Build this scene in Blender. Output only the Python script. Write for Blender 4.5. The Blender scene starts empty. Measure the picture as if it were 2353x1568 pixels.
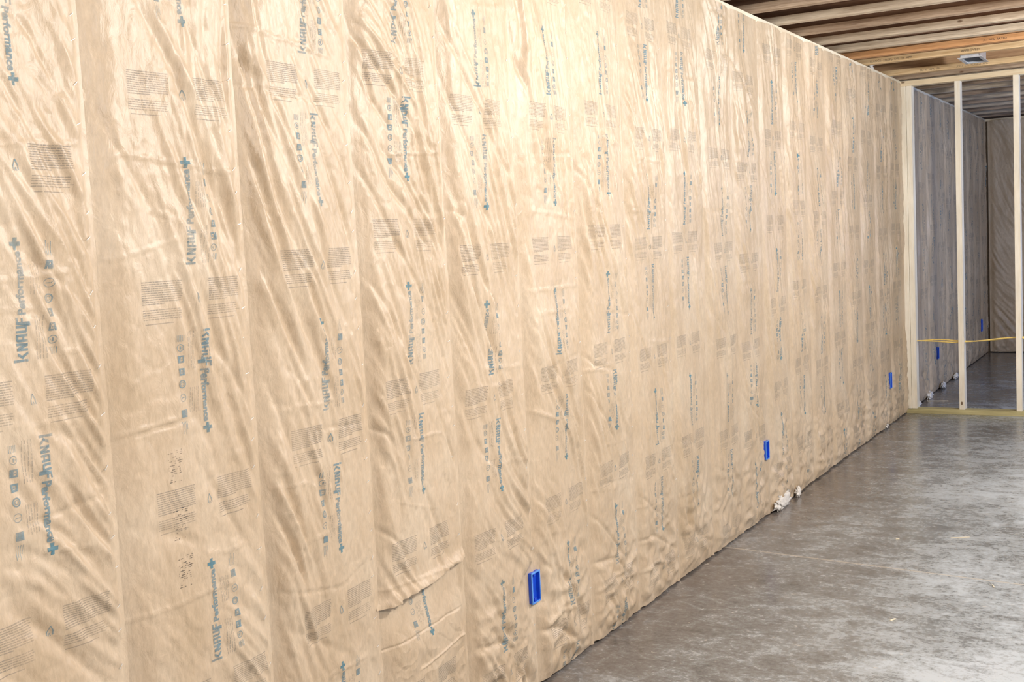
import bpy, bmesh, math, random
import numpy as np
from mathutils import Matrix, Vector

C = bpy.context.scene.collection
scene = bpy.context.scene

# ------------------------------------------------------------------ camera
cam_d = bpy.data.cameras.new('camera')
cam = bpy.data.objects.new('camera', cam_d)
C.objects.link(cam)
cam_d.sensor_fit = 'HORIZONTAL'
cam_d.sensor_width = 36.0
cam_d.lens = 36.0 * 2671.6 / 2353.0
cam_d.clip_start = 0.05
_r = Vector((0.8663030, 0.4971337, -0.0487565))
_u = Vector((-0.0006303, 0.0986947, 0.9951176))
_f = Vector((-0.4995185, 0.8620426, -0.0858128))
m = Matrix.Identity(4)
for i in range(3):
    m[i][0], m[i][1], m[i][2] = _r[i], _u[i], -_f[i]
m[0][3], m[1][3], m[2][3] = 1.8040, 0.0, 1.4334
cam.matrix_world = m
scene.camera = cam

# ------------------------------------------------------------------ light
scene.view_settings.view_transform = 'Standard'
scene.view_settings.look = 'None'
scene.view_settings.gamma = 1.0
scene.view_settings.exposure = 0.08
scene.view_settings.use_curve_mapping = False

w = bpy.data.worlds.new('world'); scene.world = w
w.use_nodes = True
bg = w.node_tree.nodes['Background']
bg.inputs[0].default_value = (0.93, 0.96, 1.0, 1)
bg.inputs[1].default_value = 0.50

def lamp(name, loc, power, color, radius):
    d = bpy.data.lights.new(name, 'POINT'); d.energy = power; d.color = color
    d.shadow_soft_size = radius
    o = bpy.data.objects.new(name, d); o.location = loc; C.objects.link(o)
    return o
lamp('work_light', (2.1, 3.4, 2.3), 175, (1.0, 0.98, 0.965), 0.10)
lamp('work_light', (2.4, 6.5, 2.2), 165, (1.0, 0.98, 0.965), 0.08)
lamp('work_light', (2.6, 0.4, 2.35), 175, (1.0, 0.98, 0.965), 0.12)
d = bpy.data.lights.new('window_daylight', 'AREA'); d.shape = 'RECTANGLE'
d.size = 0.7; d.size_y = 1.2; d.energy = 42; d.color = (0.34, 0.52, 1.0)
o = bpy.data.objects.new('window_daylight', d); o.location = (3.48, 9.85, 1.5)
o.rotation_euler = (0, math.radians(90), 0); C.objects.link(o)

H = 2.457           # height of the papered wall
S = 0.4064          # bay width
Y0 = 1.5197         # first seam
YP = 8.95           # front face of the stud partition
YE = 13.22          # end wall
PI = math.pi
rnd = random.Random(7)

# ------------------------------------------------------------------ helpers
def setp(o, label=None, cat=None, group=None, kind=None):
    if label: o['label'] = label
    if cat: o['category'] = cat
    if group: o['group'] = group
    if kind: o['kind'] = kind
    return o

def empty(name, loc, label, cat, group=None):
    o = bpy.data.objects.new(name, None); o.location = loc; o.empty_display_size = 0.1
    C.objects.link(o)
    return setp(o, label, cat, group)

def link(name, me, mat, parent=None, loc=(0, 0, 0)):
    if mat is not None: me.materials.append(mat)
    o = bpy.data.objects.new(name, me); C.objects.link(o); o.location = loc
    if parent is not None: o.parent = parent
    return o

def from_bm(name, bm, mat, parent=None, loc=(0, 0, 0), smooth=False):
    me = bpy.data.meshes.new(name); bm.to_mesh(me); bm.free()
    if smooth: me.shade_smooth()
    return link(name, me, mat, parent, loc)

def box(bm, x0, x1, y0, y1, z0, z1, bev=0.0):
    b = bmesh.new()
    bmesh.ops.create_cube(b, size=1.0)
    for v in b.verts:
        v.co = Vector(((x0 + x1) / 2 + v.co.x * (x1 - x0), (y0 + y1) / 2 + v.co.y * (y1 - y0), (z0 + z1) / 2 + v.co.z * (z1 - z0)))
    if bev > 0:
        bmesh.ops.bevel(b, geom=list(b.edges), offset=bev, segments=2, affect='EDGES', profile=0.6)
    t = bpy.data.meshes.new('t'); b.to_mesh(t); b.free(); bm.from_mesh(t); bpy.data.meshes.remove(t)

def boxobj(name, ext, mat, parent=None, bev=0.0, kind=None):
    bm = bmesh.new(); box(bm, *ext, bev=bev)
    o = from_bm(name, bm, mat, parent)
    if kind: o['kind'] = kind
    return o

def hash2(ix, iy, seed):
    n = (ix.astype(np.int64) * 374761393 + iy.astype(np.int64) * 668265263 + seed * 2147483647) & 0xffffffff
    n = ((n ^ (n >> 13)) * 1274126177) & 0xffffffff
    n = n ^ (n >> 16)
    return n.astype(np.float64) / 4294967295.0

def noise(x, y, seed=0):                 # gradient noise, about -0.7 .. 0.7
    xi = np.floor(x); yi = np.floor(y); fx = x - xi; fy = y - yi
    u = fx ** 3 * (fx * (fx * 6 - 15) + 10); v = fy ** 3 * (fy * (fy * 6 - 15) + 10)
    def g(dx, dy):
        a = hash2(xi + dx, yi + dy, seed) * 2 * PI
        return np.cos(a) * (fx - dx) + np.sin(a) * (fy - dy)
    n0 = g(0, 0) * (1 - u) + g(1, 0) * u
    n1 = g(0, 1) * (1 - u) + g(1, 1) * u
    return n0 * (1 - v) + n1 * v

def sstep(a, b, x):
    t = np.clip((x - a) / (b - a), 0, 1)
    return t * t * (3 - 2 * t)

# ------------------------------------------------------------------ materials
def newmat(name):
    mt = bpy.data.materials.new(name); mt.use_nodes = True
    nt = mt.node_tree; b = nt.nodes['Principled BSDF']
    return mt, nt, b

def nd(nt, typ, **kw):
    n = nt.nodes.new(typ)
    for k, v in kw.items():
        if k.startswith('i_'):
            n.inputs[k[2:].replace('_', ' ')].default_value = v
        else: setattr(n, k, v)
    return n

def ramp(nt, fac, stops):
    r = nt.nodes.new('ShaderNodeValToRGB'); cr = r.color_ramp
    cr.elements[0].position, cr.elements[0].color = stops[0][0], (*stops[0][1], 1)
    cr.elements[1].position, cr.elements[1].color = stops[-1][0], (*stops[-1][1], 1)
    for p, c in stops[1:-1]:
        e = cr.elements.new(p); e.color = (*c, 1)
    nt.links.new(fac, r.inputs[0]); return r.outputs[0]

def coords(nt, scale=(1, 1, 1), world=True):
    g = nt.nodes.new('ShaderNodeNewGeometry') if world else nt.nodes.new('ShaderNodeTexCoord')
    mp = nt.nodes.new('ShaderNodeMapping'); mp.inputs['Scale'].default_value = scale
    nt.links.new(g.outputs['Position' if world else 'Object'], mp.inputs[0]); return mp.outputs[0]

def ntex(nt, co, scale, detail=4, rough=0.55, dist=0.0):
    n = nt.nodes.new('ShaderNodeTexNoise'); n.inputs['Scale'].default_value = scale
    n.inputs['Detail'].default_value = detail; n.inputs['Roughness'].default_value = rough
    n.inputs['Distortion'].default_value = dist
    nt.links.new(co, n.inputs['Vector']); return n.outputs[0]

def mixc(nt, fac, a, b, mode='MIX'):
    mx = nt.nodes.new('ShaderNodeMix'); mx.data_type = 'RGBA'; mx.blend_type = mode
    for s, v in ((0, fac), (6, a), (7, b)):
        if isinstance(v, (int, float)): mx.inputs[s].default_value = v
        elif isinstance(v, tuple): mx.inputs[s].default_value = (*v, 1)
        else: nt.links.new(v, mx.inputs[s])
    return mx.outputs[2]

def mathn(nt, op, a, b=None):
    n = nt.nodes.new('ShaderNodeMath'); n.operation = op
    for s, v in ((0, a), (1, b)):
        if v is None: continue
        if isinstance(v, (int, float)): n.inputs[s].default_value = v
        else: nt.links.new(v, n.inputs[s])
    return n.outputs[0]

def bump(nt, b, h, strength, dist=0.002):
    n = nt.nodes.new('ShaderNodeBump'); n.inputs['Strength'].default_value = strength
    n.inputs['Distance'].default_value = dist
    nt.links.new(h, n.inputs['Height']); nt.links.new(n.outputs[0], b.inputs['Normal'])

def make_kraft():
    mt, nt, b = newmat('kraft_paper')
    big = ntex(nt, coords(nt, (1, 1, 0.6)), 5, 5, 0.6)
    c1 = ramp(nt, big, [(0.30, (0.535, 0.410, 0.272)), (0.5, (0.600, 0.472, 0.330)), (0.72, (0.665, 0.548, 0.405))])
    fib = ntex(nt, coords(nt, (1, 1, 0.35)), 120, 4, 0.7)
    c2 = mixc(nt, 0.55, c1, ramp(nt, fib, [(0.3, (0.76, 0.74, 0.71)), (0.7, (1.10, 1.10, 1.10))]), 'MULTIPLY')
    nt.links.new(c2, b.inputs['Base Color'])
    b.inputs['Roughness'].default_value = 0.42
    b.inputs['Specular IOR Level'].default_value = 0.55
    crk = ntex(nt, coords(nt, (1, 1, 0.5)), 38, 5, 0.6, 0.6)
    h = mathn(nt, 'ADD', crk, mathn(nt, 'MULTIPLY', fib, 0.10))
    bump(nt, b, h, 0.75, 0.004)
    return mt
KRAFT = make_kraft()

def make_ink(name, col, alpha, wear=(0.42, 0.62)):
    mt, nt, b = newmat(name)
    b.inputs['Base Color'].default_value = (*col, 1); b.inputs['Roughness'].default_value = 0.6
    b.inputs['Specular IOR Level'].default_value = 0.3
    n = ntex(nt, coords(nt), 90, 4, 0.7)
    big = ntex(nt, coords(nt), 7, 2, 0.5)
    a = nd(nt, 'ShaderNodeMapRange'); nt.links.new(n, a.inputs[0])
    a.inputs[1].default_value, a.inputs[2].default_value = 0.3, 0.6
    a.inputs[3].default_value, a.inputs[4].default_value = alpha * 0.55, alpha
    a2 = nd(nt, 'ShaderNodeMapRange'); nt.links.new(big, a2.inputs[0])
    a2.inputs[1].default_value, a2.inputs[2].default_value = wear
    a2.inputs[3].default_value, a2.inputs[4].default_value = 1.0, 0.6
    nt.links.new(mathn(nt, 'MULTIPLY', a.outputs[0], a2.outputs[0]), b.inputs['Alpha'])
    return mt
INK = make_ink('printed_ink_blue', (0.20, 0.31, 0.36), 0.80)
INKP = make_ink('printed_ink_teal', (0.10, 0.27, 0.35), 0.85)
INKF = make_ink('printed_ink_fine', (0.20, 0.215, 0.22), 0.42)
INKB = make_ink('printed_ink_black', (0.05, 0.05, 0.055), 0.85)

def make_wood(name, light, dark, along='x', scale=1.0, rough=0.6, knots=True, spec=0.3):
    mt, nt, b = newmat(name)
    st = {'x': (0.06, 1, 1), 'y': (1, 0.06, 1), 'z': (1, 1, 0.06)}[along]
    gr = ntex(nt, coords(nt, st), 60 * scale, 5, 0.65, 0.8)
    br = ntex(nt, coords(nt, {'x': (0.3, 1, 1), 'y': (1, 0.3, 1), 'z': (1, 1, 0.3)}[along]), 7 * scale, 4, 0.6)
    c = ramp(nt, gr, [(0.32, dark), (0.62, light)])
    c = mixc(nt, 0.6, c, ramp(nt, br, [(0.3, tuple(0.72 * v for v in (1, .95, .88))), (0.7, (1.12, 1.12, 1.12))]), 'MULTIPLY')
    if knots:
        v = nt.nodes.new('ShaderNodeTexVoronoi'); v.inputs['Scale'].default_value = 2.6
        nt.links.new(coords(nt, {'x': (1, 2.2, 2.2), 'y': (2.2, 1, 2.2), 'z': (2.2, 2.2, 1)}[along]), v.inputs['Vector'])
        k = nd(nt, 'ShaderNodeMapRange'); nt.links.new(v.outputs['Distance'], k.inputs[0])
        k.inputs[1].default_value, k.inputs[2].default_value = 0.025, 0.05
        k.inputs[3].default_value, k.inputs[4].default_value = 0.85, 0.0
        c = mixc(nt, k.outputs[0], c, (0.14, 0.07, 0.03))
    nt.links.new(c, b.inputs['Base Color']); b.inputs['Roughness'].default_value = rough
    b.inputs['Specular IOR Level'].default_value = spec
    bump(nt, b, gr, 0.25, 0.001)
    return mt
PINE_Z = make_wood('pine_stud', (0.95, 0.90, 0.78), (0.88, 0.80, 0.64), 'z')
PINE_X = make_wood('pine_plate', (0.92, 0.80, 0.58), (0.80, 0.64, 0.42), 'x')
PINE_Y = make_wood('pine_wall_plate', (0.93, 0.88, 0.74), (0.84, 0.74, 0.56), 'y', knots=False)
TREAT = make_wood('treated_sole_plate', (0.56, 0.50, 0.26), (0.36, 0.31, 0.15), 'x')
FL_A = make_wood('joist_flange_pale', (0.74, 0.64, 0.50), (0.46, 0.36, 0.26), 'x', 1.4)
FL_B = make_wood('joist_flange_tan', (0.58, 0.45, 0.33), (0.32, 0.22, 0.15), 'x', 1.4)
FL_C = make_wood('joist_flange_orange', (0.72, 0.40, 0.19), (0.52, 0.25, 0.10), 'x', 1.4)
FL_D = make_wood('joist_flange_yellow', (0.78, 0.58, 0.34), (0.60, 0.40, 0.20), 'x', 1.4)
WEB = make_wood('strand_board_web', (0.34, 0.22, 0.155), (0.17, 0.10, 0.07), 'x', 0.9, knots=False)
WEBL = make_wood('strand_board_web_light', (0.58, 0.38, 0.22), (0.38, 0.22, 0.12), 'x', 0.9, knots=False)
DECK = make_wood('subfloor_boards', (0.42, 0.29, 0.18), (0.24, 0.15, 0.09), 'y', 0.8, knots=False)
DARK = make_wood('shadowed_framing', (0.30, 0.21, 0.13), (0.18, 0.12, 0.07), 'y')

def make_concrete():
    mt, nt, b = newmat('smooth_concrete')
    P = coords(nt)
    big = ntex(nt, coords(nt, (1.0, 1.0, 1)), 0.9, 6, 0.6, 0.6)
    mid = ntex(nt, coords(nt, (1, 1.3, 1)), 6.5, 10, 0.74, 0.7)
    fine = ntex(nt, P, 60, 6, 0.75)
    f = mathn(nt, 'ADD', mathn(nt, 'MULTIPLY', big, 0.70), mathn(nt, 'MULTIPLY', mid, 0.95))
    f = mathn(nt, 'ADD', f, mathn(nt, 'MULTIPLY', fine, 0.62))
    gr2 = ntex(nt, coords(nt, (1, 1.6, 1)), 24, 6, 0.7, 0.3)
    f = mathn(nt, 'ADD', f, mathn(nt, 'MULTIPLY', gr2, 0.42))
    # lamplight on the slab painted in: lighter out in the open, darker along the wall foot
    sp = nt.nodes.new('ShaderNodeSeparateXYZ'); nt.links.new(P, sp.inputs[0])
    floor_light = nd(nt, 'ShaderNodeMapRange'); nt.links.new(sp.outputs[0], floor_light.inputs[0])
    floor_light.inputs[1].default_value, floor_light.inputs[2].default_value = 0.25, 1.15
    floor_light.inputs[3].default_value, floor_light.inputs[4].default_value = -0.69, -0.45
    f = mathn(nt, 'ADD', f, floor_light.outputs[0])
    c = ramp(nt, f, [(0.48, (0.082, 0.086, 0.084)), (0.66, (0.170, 0.172, 0.170)), (0.82, (0.30, 0.325, 0.34)), (0.98, (0.50, 0.55, 0.59))])
    # reddish-brown dirt close to the wall
    near = nd(nt, 'ShaderNodeMapRange'); nt.links.new(mathn(nt, 'ADD', sp.outputs[0], mathn(nt, 'MULTIPLY', big, 0.5)), near.inputs[0])
    near.inputs[1].default_value, near.inputs[2].default_value = 0.25, 0.62
    near.inputs[3].default_value, near.inputs[4].default_value = 0.40, 0.0
    c = mixc(nt, near.outputs[0], c, (0.21, 0.155, 0.12))
    # white specks
    sk = ntex(nt, P, 28, 3, 0.6)
    s2 = nd(nt, 'ShaderNodeMapRange'); nt.links.new(sk, s2.inputs[0])
    s2.inputs[1].default_value, s2.inputs[2].default_value = 0.67, 0.72
    s2.inputs[3].default_value, s2.inputs[4].default_value = 0.0, 0.6
    c = mixc(nt, s2.outputs[0], c, (0.66, 0.62, 0.55))
    # saw-cut joint line
    l = mathn(nt, 'ADD', sp.outputs[1], mathn(nt, 'MULTIPLY', sp.outputs[0], 0.1103))
    l = mathn(nt, 'ABSOLUTE', mathn(nt, 'SUBTRACT', l, 4.947))
    ln = nd(nt, 'ShaderNodeMapRange'); nt.links.new(l, ln.inputs[0])
    ln.inputs[1].default_value, ln.inputs[2].default_value = 0.003, 0.008
    ln.inputs[3].default_value, ln.inputs[4].default_value = 0.8, 0.0
    c = mixc(nt, ln.outputs[0], c, (0.58, 0.53, 0.45))
    nt.links.new(c, b.inputs['Base Color'])
    r = nd(nt, 'ShaderNodeMapRange'); nt.links.new(f, r.inputs[0])
    r.inputs[1].default_value, r.inputs[2].default_value = 0.6, 0.95
    r.inputs[3].default_value, r.inputs[4].default_value = 0.17, 0.36
    nt.links.new(r.outputs[0], b.inputs['Roughness'])
    b.inputs['Specular IOR Level'].default_value = 0.55
    bump(nt, b, mathn(nt, 'ADD', mid, mathn(nt, 'MULTIPLY', fine, 0.3)), 0.12, 0.003)
    return mt
CONC = make_concrete()

def plain(name, col, rough, metal=0.0, var=0.12, sc=30):
    mt, nt, b = newmat(name)
    n = ntex(nt, coords(nt), sc, 3, 0.6)
    c = ramp(nt, n, [(0.3, tuple(v * (1 - var) for v in col)), (0.7, tuple(min(1, v * (1 + var)) for v in col))])
    nt.links.new(c, b.inputs['Base Color']); b.inputs['Roughness'].default_value = rough
    b.inputs['Metallic'].default_value = metal
    return mt
BLUE = plain('blue_plastic', (0.010, 0.075, 0.62), 0.35)
BLUER = plain('blue_plastic_rim', (0.10, 0.32, 0.85), 0.3)
YELL = plain('yellow_cable_sheath', (0.90, 0.66, 0.20), 0.45)
STEEL = plain('staple_steel', (0.85, 0.85, 0.84), 0.35, 0.4)
GALV = plain('galvanized_sheet', (0.72, 0.76, 0.82), 0.35, 0.5)
WOOL = plain('white_insulation_wool', (0.80, 0.76, 0.70), 0.95, 0, 0.1, 120)
SHEATH = plain('wall_sheathing', (0.22, 0.16, 0.11), 0.9)
DUCTIN = plain('duct_throat_shade', (0.045, 0.06, 0.085), 0.7)  # shade inside the open boot, put in as a dark colour
CHIP = plain('pale_wood_chip', (0.80, 0.72, 0.56), 0.8)

# ------------------------------------------------------------------ setting
boxobj('floor', (-0.3, 5.2, -2.2, YE + 0.3, -0.12, 0.0), CONC, kind='structure')
boxobj('wall_left', (-0.16, -0.045, -2.2, YE + 0.1, 0.0, H - 0.03), SHEATH, kind='structure')
boxobj('trim_1', (-0.16, 0.010, -2.2, YE, H - 0.022, H + 0.004), PINE_Y, bev=0.002, kind='structure')
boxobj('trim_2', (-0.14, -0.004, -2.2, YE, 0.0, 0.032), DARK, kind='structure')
boxobj('wall_end', (-0.16, 5.2, YE + 0.05, YE + 0.17, 0.0, H + 0.26), SHEATH, kind='structure')
boxobj('trim_3', (0.0, 5.2, YE - 0.002, YE + 0.06, H - 0.022, H + 0.004), PINE_X, bev=0.002, kind='structure')
boxobj('ceiling', (-0.3, 5.2, -2.2, YE + 0.3, H + 0.262, H + 0.28), DECK, kind='structure')
# far room's right-hand wall with a window opening (outside the view; shapes the light)
bm = bmesh.new()
YW = YP + 0.09
box(bm, 3.5, 3.62, YW + 0.05, 9.5, 0, H + 0.24); box(bm, 3.5, 3.62, 10.2, YE + 0.05, 0, H + 0.24)
box(bm, 3.5, 3.62, 9.5, 10.2, 0, 0.9); box(bm, 3.5, 3.62, 9.5, 10.2, 2.1, H + 0.24)
o = from_bm('wall_right', bm, SHEATH); o['kind'] = 'structure'
boxobj('wall_back', (-0.3, 5.2, -2.32, -2.2, 0.0, H + 0.262), SHEATH, kind='structure')  # unseen wall, added to cut the ambient light reaching the end wall
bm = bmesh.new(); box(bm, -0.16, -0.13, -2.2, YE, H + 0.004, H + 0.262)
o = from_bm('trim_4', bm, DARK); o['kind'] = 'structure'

# ------------------------------------------------------------------ glyphs for the printed faces (flat, reading frame, metres)
def poly_mesh(polys):
    bm = bmesh.new()
    for p in polys:
        vs = [bm.verts.new((x, y, 0)) for x, y in p]
        bm.faces.new(vs)
    bmesh.ops.triangulate(bm, faces=bm.faces[:], ngon_method='EAR_CLIP')
    return bm

def slice_bm(bm, step=0.006):
    xs = [v.co.x for v in bm.verts]; ys = [v.co.y for v in bm.verts]
    for ax, lo, hi in ((0, min(xs), max(xs)), (1, min(ys), max(ys))):
        t = math.ceil(lo / step) * step
        while t < hi:
            co = Vector((t, 0, 0)) if ax == 0 else Vector((0, t, 0))
            no = Vector((1, 0, 0)) if ax == 0 else Vector((0, 1, 0))
            bmesh.ops.bisect_plane(bm, geom=bm.verts[:] + bm.edges[:] + bm.faces[:], dist=1e-6, plane_co=co, plane_no=no)
            t += step
    return bm

def arrays(bm):
    bm.verts.index_update()
    v = np.array([(p.co.x, p.co.y) for p in bm.verts]).reshape(-1, 2)
    f = [tuple(q.index for q in p.verts) for p in bm.faces]
    bm.free(); return v, f

def quad(x0, y0, x1, y1): return [(x0, y0), (x1, y0), (x1, y1), (x0, y1)]

def stroke(pts, t):                       # mitred stroke along a polyline -> quads
    out = []
    for (a, b), (c, d) in zip(pts[:-1], pts[1:]):
        L = math.hypot(c - a, d - b); nx, ny = -(d - b) / L * t / 2, (c - a) / L * t / 2
        ex, ey = (c - a) / L * t * 0.28, (d - b) / L * t * 0.28
        out.append([(a + nx - ex, b + ny - ey), (a - nx - ex, b - ny - ey), (c - nx + ex, d - ny + ey), (c + nx + ex, d + ny + ey)])
    return out

def font_bm(txt, size, sx=1.0, off=0.0, x=0.0, y=0.0):
    cu = bpy.data.curves.new('t', 'FONT'); cu.body = txt; cu.size = size; cu.offset = off
    cu.resolution_u = 3; cu.fill_mode = 'FRONT'
    ob = bpy.data.objects.new('t', cu); C.objects.link(ob)
    bpy.context.view_layer.update()
    me = ob.to_mesh(); bm = bmesh.new(); bm.from_mesh(me)
    ob.to_mesh_clear(); bpy.data.objects.remove(ob); bpy.data.curves.remove(cu)
    for v in bm.verts: v.co = Vector((v.co.x * sx + x, v.co.y + y, 0))
    bmesh.ops.remove_doubles(bm, verts=bm.verts[:], dist=1e-6)
    return bm

def make_wordmark():
    # heavy condensed capitals: tall-stemmed K, N, A, U and an F that hangs below the line
    h, t = 0.021, 0.0046
    P = []
    P.append(quad(0, 0, t, 0.030))                                        # k stem
    P.append([(t, 0.0095), (t + .0065, h), (t + .012, h), (t + .0045, 0.0075)])
    P.append([(t + .0015, 0.0110), (t + .0085, 0), (t + .0135, 0), (t + .0050, 0.0145)])
    x = 0.0195                                                            # N
    P += [quad(x, 0, x + t, h), quad(x + .0095, 0, x + .0095 + t, h), [(x, h), (x + t + .001, h), (x + .0095 + t, 0), (x + .0085, 0)]]
    x = 0.0355                                                            # A
    P += [quad(x, 0, x + t, h - .003), quad(x + .0092, 0, x + .0092 + t, h), [(x, h - .003), (x + .0025, h), (x + .0138, h), (x + .0138, h - .0038), (x + t, h - .0038)], quad(x + t, .0062, x + .0092, .0096)]
    x = 0.0513                                                            # U
    P += [quad(x, .0025, x + t, h), quad(x + .0087, 0, x + .0087 + t, h), [(x, .0025), (x + .0025, 0), (x + .0087, 0), (x + .0087, .0038), (x + t, .0038)]]
    x = 0.0668                                                            # F, dropping below the line
    P += [[(x - .003, -.0065), (x + t, -.0065), (x + t, h), (x, h), (x, -.0028), (x - .003, -.0028)], quad(x + t, h - .0042, x + .0125, h), quad(x + t, .0078, x + .0112, .0114)]
    bm = poly_mesh(P)
    t2 = font_bm('Performance', 0.0225, 0.93, 0.0010, 0.0835, 0.0)
    xs = [v.co.x for v in t2.verts]; w0, w1 = min(xs), max(xs)
    for v in t2.verts: v.co.x = 0.0835 + (v.co.x - w0) / (w1 - w0) * 0.112
    me = bpy.data.meshes.new('t'); t2.to_mesh(me); t2.free(); bm.from_mesh(me); bpy.data.meshes.remove(me)
    return arrays(slice_bm(bm))
WORD = make_wordmark()
PLUS = arrays(slice_bm(poly_mesh([quad(0.1975, 0.0055, 0.2050, 0.0130), quad(0.2050, -0.0022, 0.2125, 0.0205), quad(0.2125, 0.0055, 0.2200, 0.0130)])))

def ring(cx, cy, r, t, n=20):
    return [[(cx + (r) * math.cos(a), cy + r * math.sin(a)), (cx + (r) * math.cos(b), cy + r * math.sin(b)), (cx + (r - t) * math.cos(b), cy + (r - t) * math.sin(b)), (cx + (r - t) * math.cos(a), cy + (r - t) * math.sin(a))]
            for a, b in ((2 * PI * i / n, 2 * PI * (i + 1) / n) for i in range(n))]

def make_icons():
    P = []; cy = -0.056
    # square with bars and a dot row
    x = 0.162; P += [quad(x, cy - .008, x + .016, cy + .008)]
    P += ring(0.137, cy, 0.0085, 0.0013) + [quad(.1362, cy - .001, .1376, cy + .005), [(.1366, cy - .001), (.1408, cy - .0045), (.1400, cy - .0055), (.136, cy - .002)]]
    P += ring(0.109, cy, 0.0088, 0.0026) + ring(0.109, cy, 0.0045, 0.0014)
    x = 0.076; P += [quad(x, cy - .0075, x + .004, cy + .0075), quad(x + .004, cy + .0035, x + .011, cy + .0075), quad(x + .011, cy - .0075, x + .015, cy + .0075), quad(x + .004, cy - .0075, x + .011, cy - .0025), quad(x + .0055, cy - .0012, x + .0095, cy + .0022)]
    x = 0.050; P += [quad(x, cy - .0075, x + .0035, cy + .0075), quad(x + .0035, cy - .0075, x + .0115, cy - .0005), quad(x + .0115, cy - .0075, x + .015, cy + .0075), quad(x + .0035, cy + .0045, x + .0115, cy + .0075), quad(x + .006, cy + .0008, x + .009, cy + .0032)]
    P += ring(0.034, cy, 0.0078, 0.0016) + [quad(.0305, cy - .0015, .0375, cy + .0015), quad(.0325, cy + .0028, .0355, cy + .0045)]
    x = 0.008
    for i in range(5): P.append(quad(x, cy - .008 + i * .0036, x + .013, cy - .0066 + i * .0036))
    for i in range(4): P.append(quad(0.186, cy - .007 + i * .0042, 0.186 + (.026, .022, .028, .018)[i], cy - .0058 + i * .0042))
    return arrays(slice_bm(poly_mesh(P)))
ICONS = make_icons()

def text_rows(x0, x1, y, t, r, gap=0.0022):
    P = []; x = x0
    while x < x1 - .003:
        L = min(r.uniform(.004, .011), x1 - x); P.append(quad(x, y, x + L, y + t)); x += L + gap * r.uniform(.6, 1.0)
    return P

def make_fine():
    r = random.Random(3); P = []; Q = []
    for i in range(4): P += text_rows(0.002, 0.080, -.020 - i * .0062, .0017, r)
    for i in range(5): Q += text_rows(0.118, 0.172, -.016 - i * .0055, .0016, r)
    return [arrays(slice_bm(poly_mesh(x), 0.01)) for x in (P, Q)]
FINE = make_fine()

def make_blocks(seed):
    r = random.Random(seed); out = []
    for cx in (-0.086, 0.086):
        P = []
        w_ = 0.052
        for i in range(11): P += text_rows(cx - w_, cx + w_ * (1 if i not in (10,) else .1), 0.038 - i * .0044, .0022, r, .0012)
        for i in range(5): P += text_rows(cx - w_, cx + w_ * r.uniform(.8, 1), -0.018 - i * .0046, .0019, r, .0014)
        P += [quad(cx - w_ + .004, -0.046, cx + w_ * .5, -0.0442)]
        out.append(arrays(slice_bm(poly_mesh(P), 0.01)))
    return out
BLOCKS = make_blocks(5)
FLAME = arrays(slice_bm(poly_mesh(stroke([(-.0055, -.009), (-.006, -.002), (-.001, .009), (.0045, -.001), (.0055, -.009)], .0020) + stroke([(-.003, -.011), (-.001, -.005), (.002, -.011)], .0012))))

def make_codes():
    r = random.Random(11); P = []
    for i in range(16):
        for j in range(10):
            if r.random() < .30: P.append(quad(-.02 + j * .0042, .02 - i * .0042, -.02 + j * .0042 + r.uniform(.002, .005), .02 - i * .0042 + .0016))
    return arrays(poly_mesh(P))
CODES = make_codes()

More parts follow.
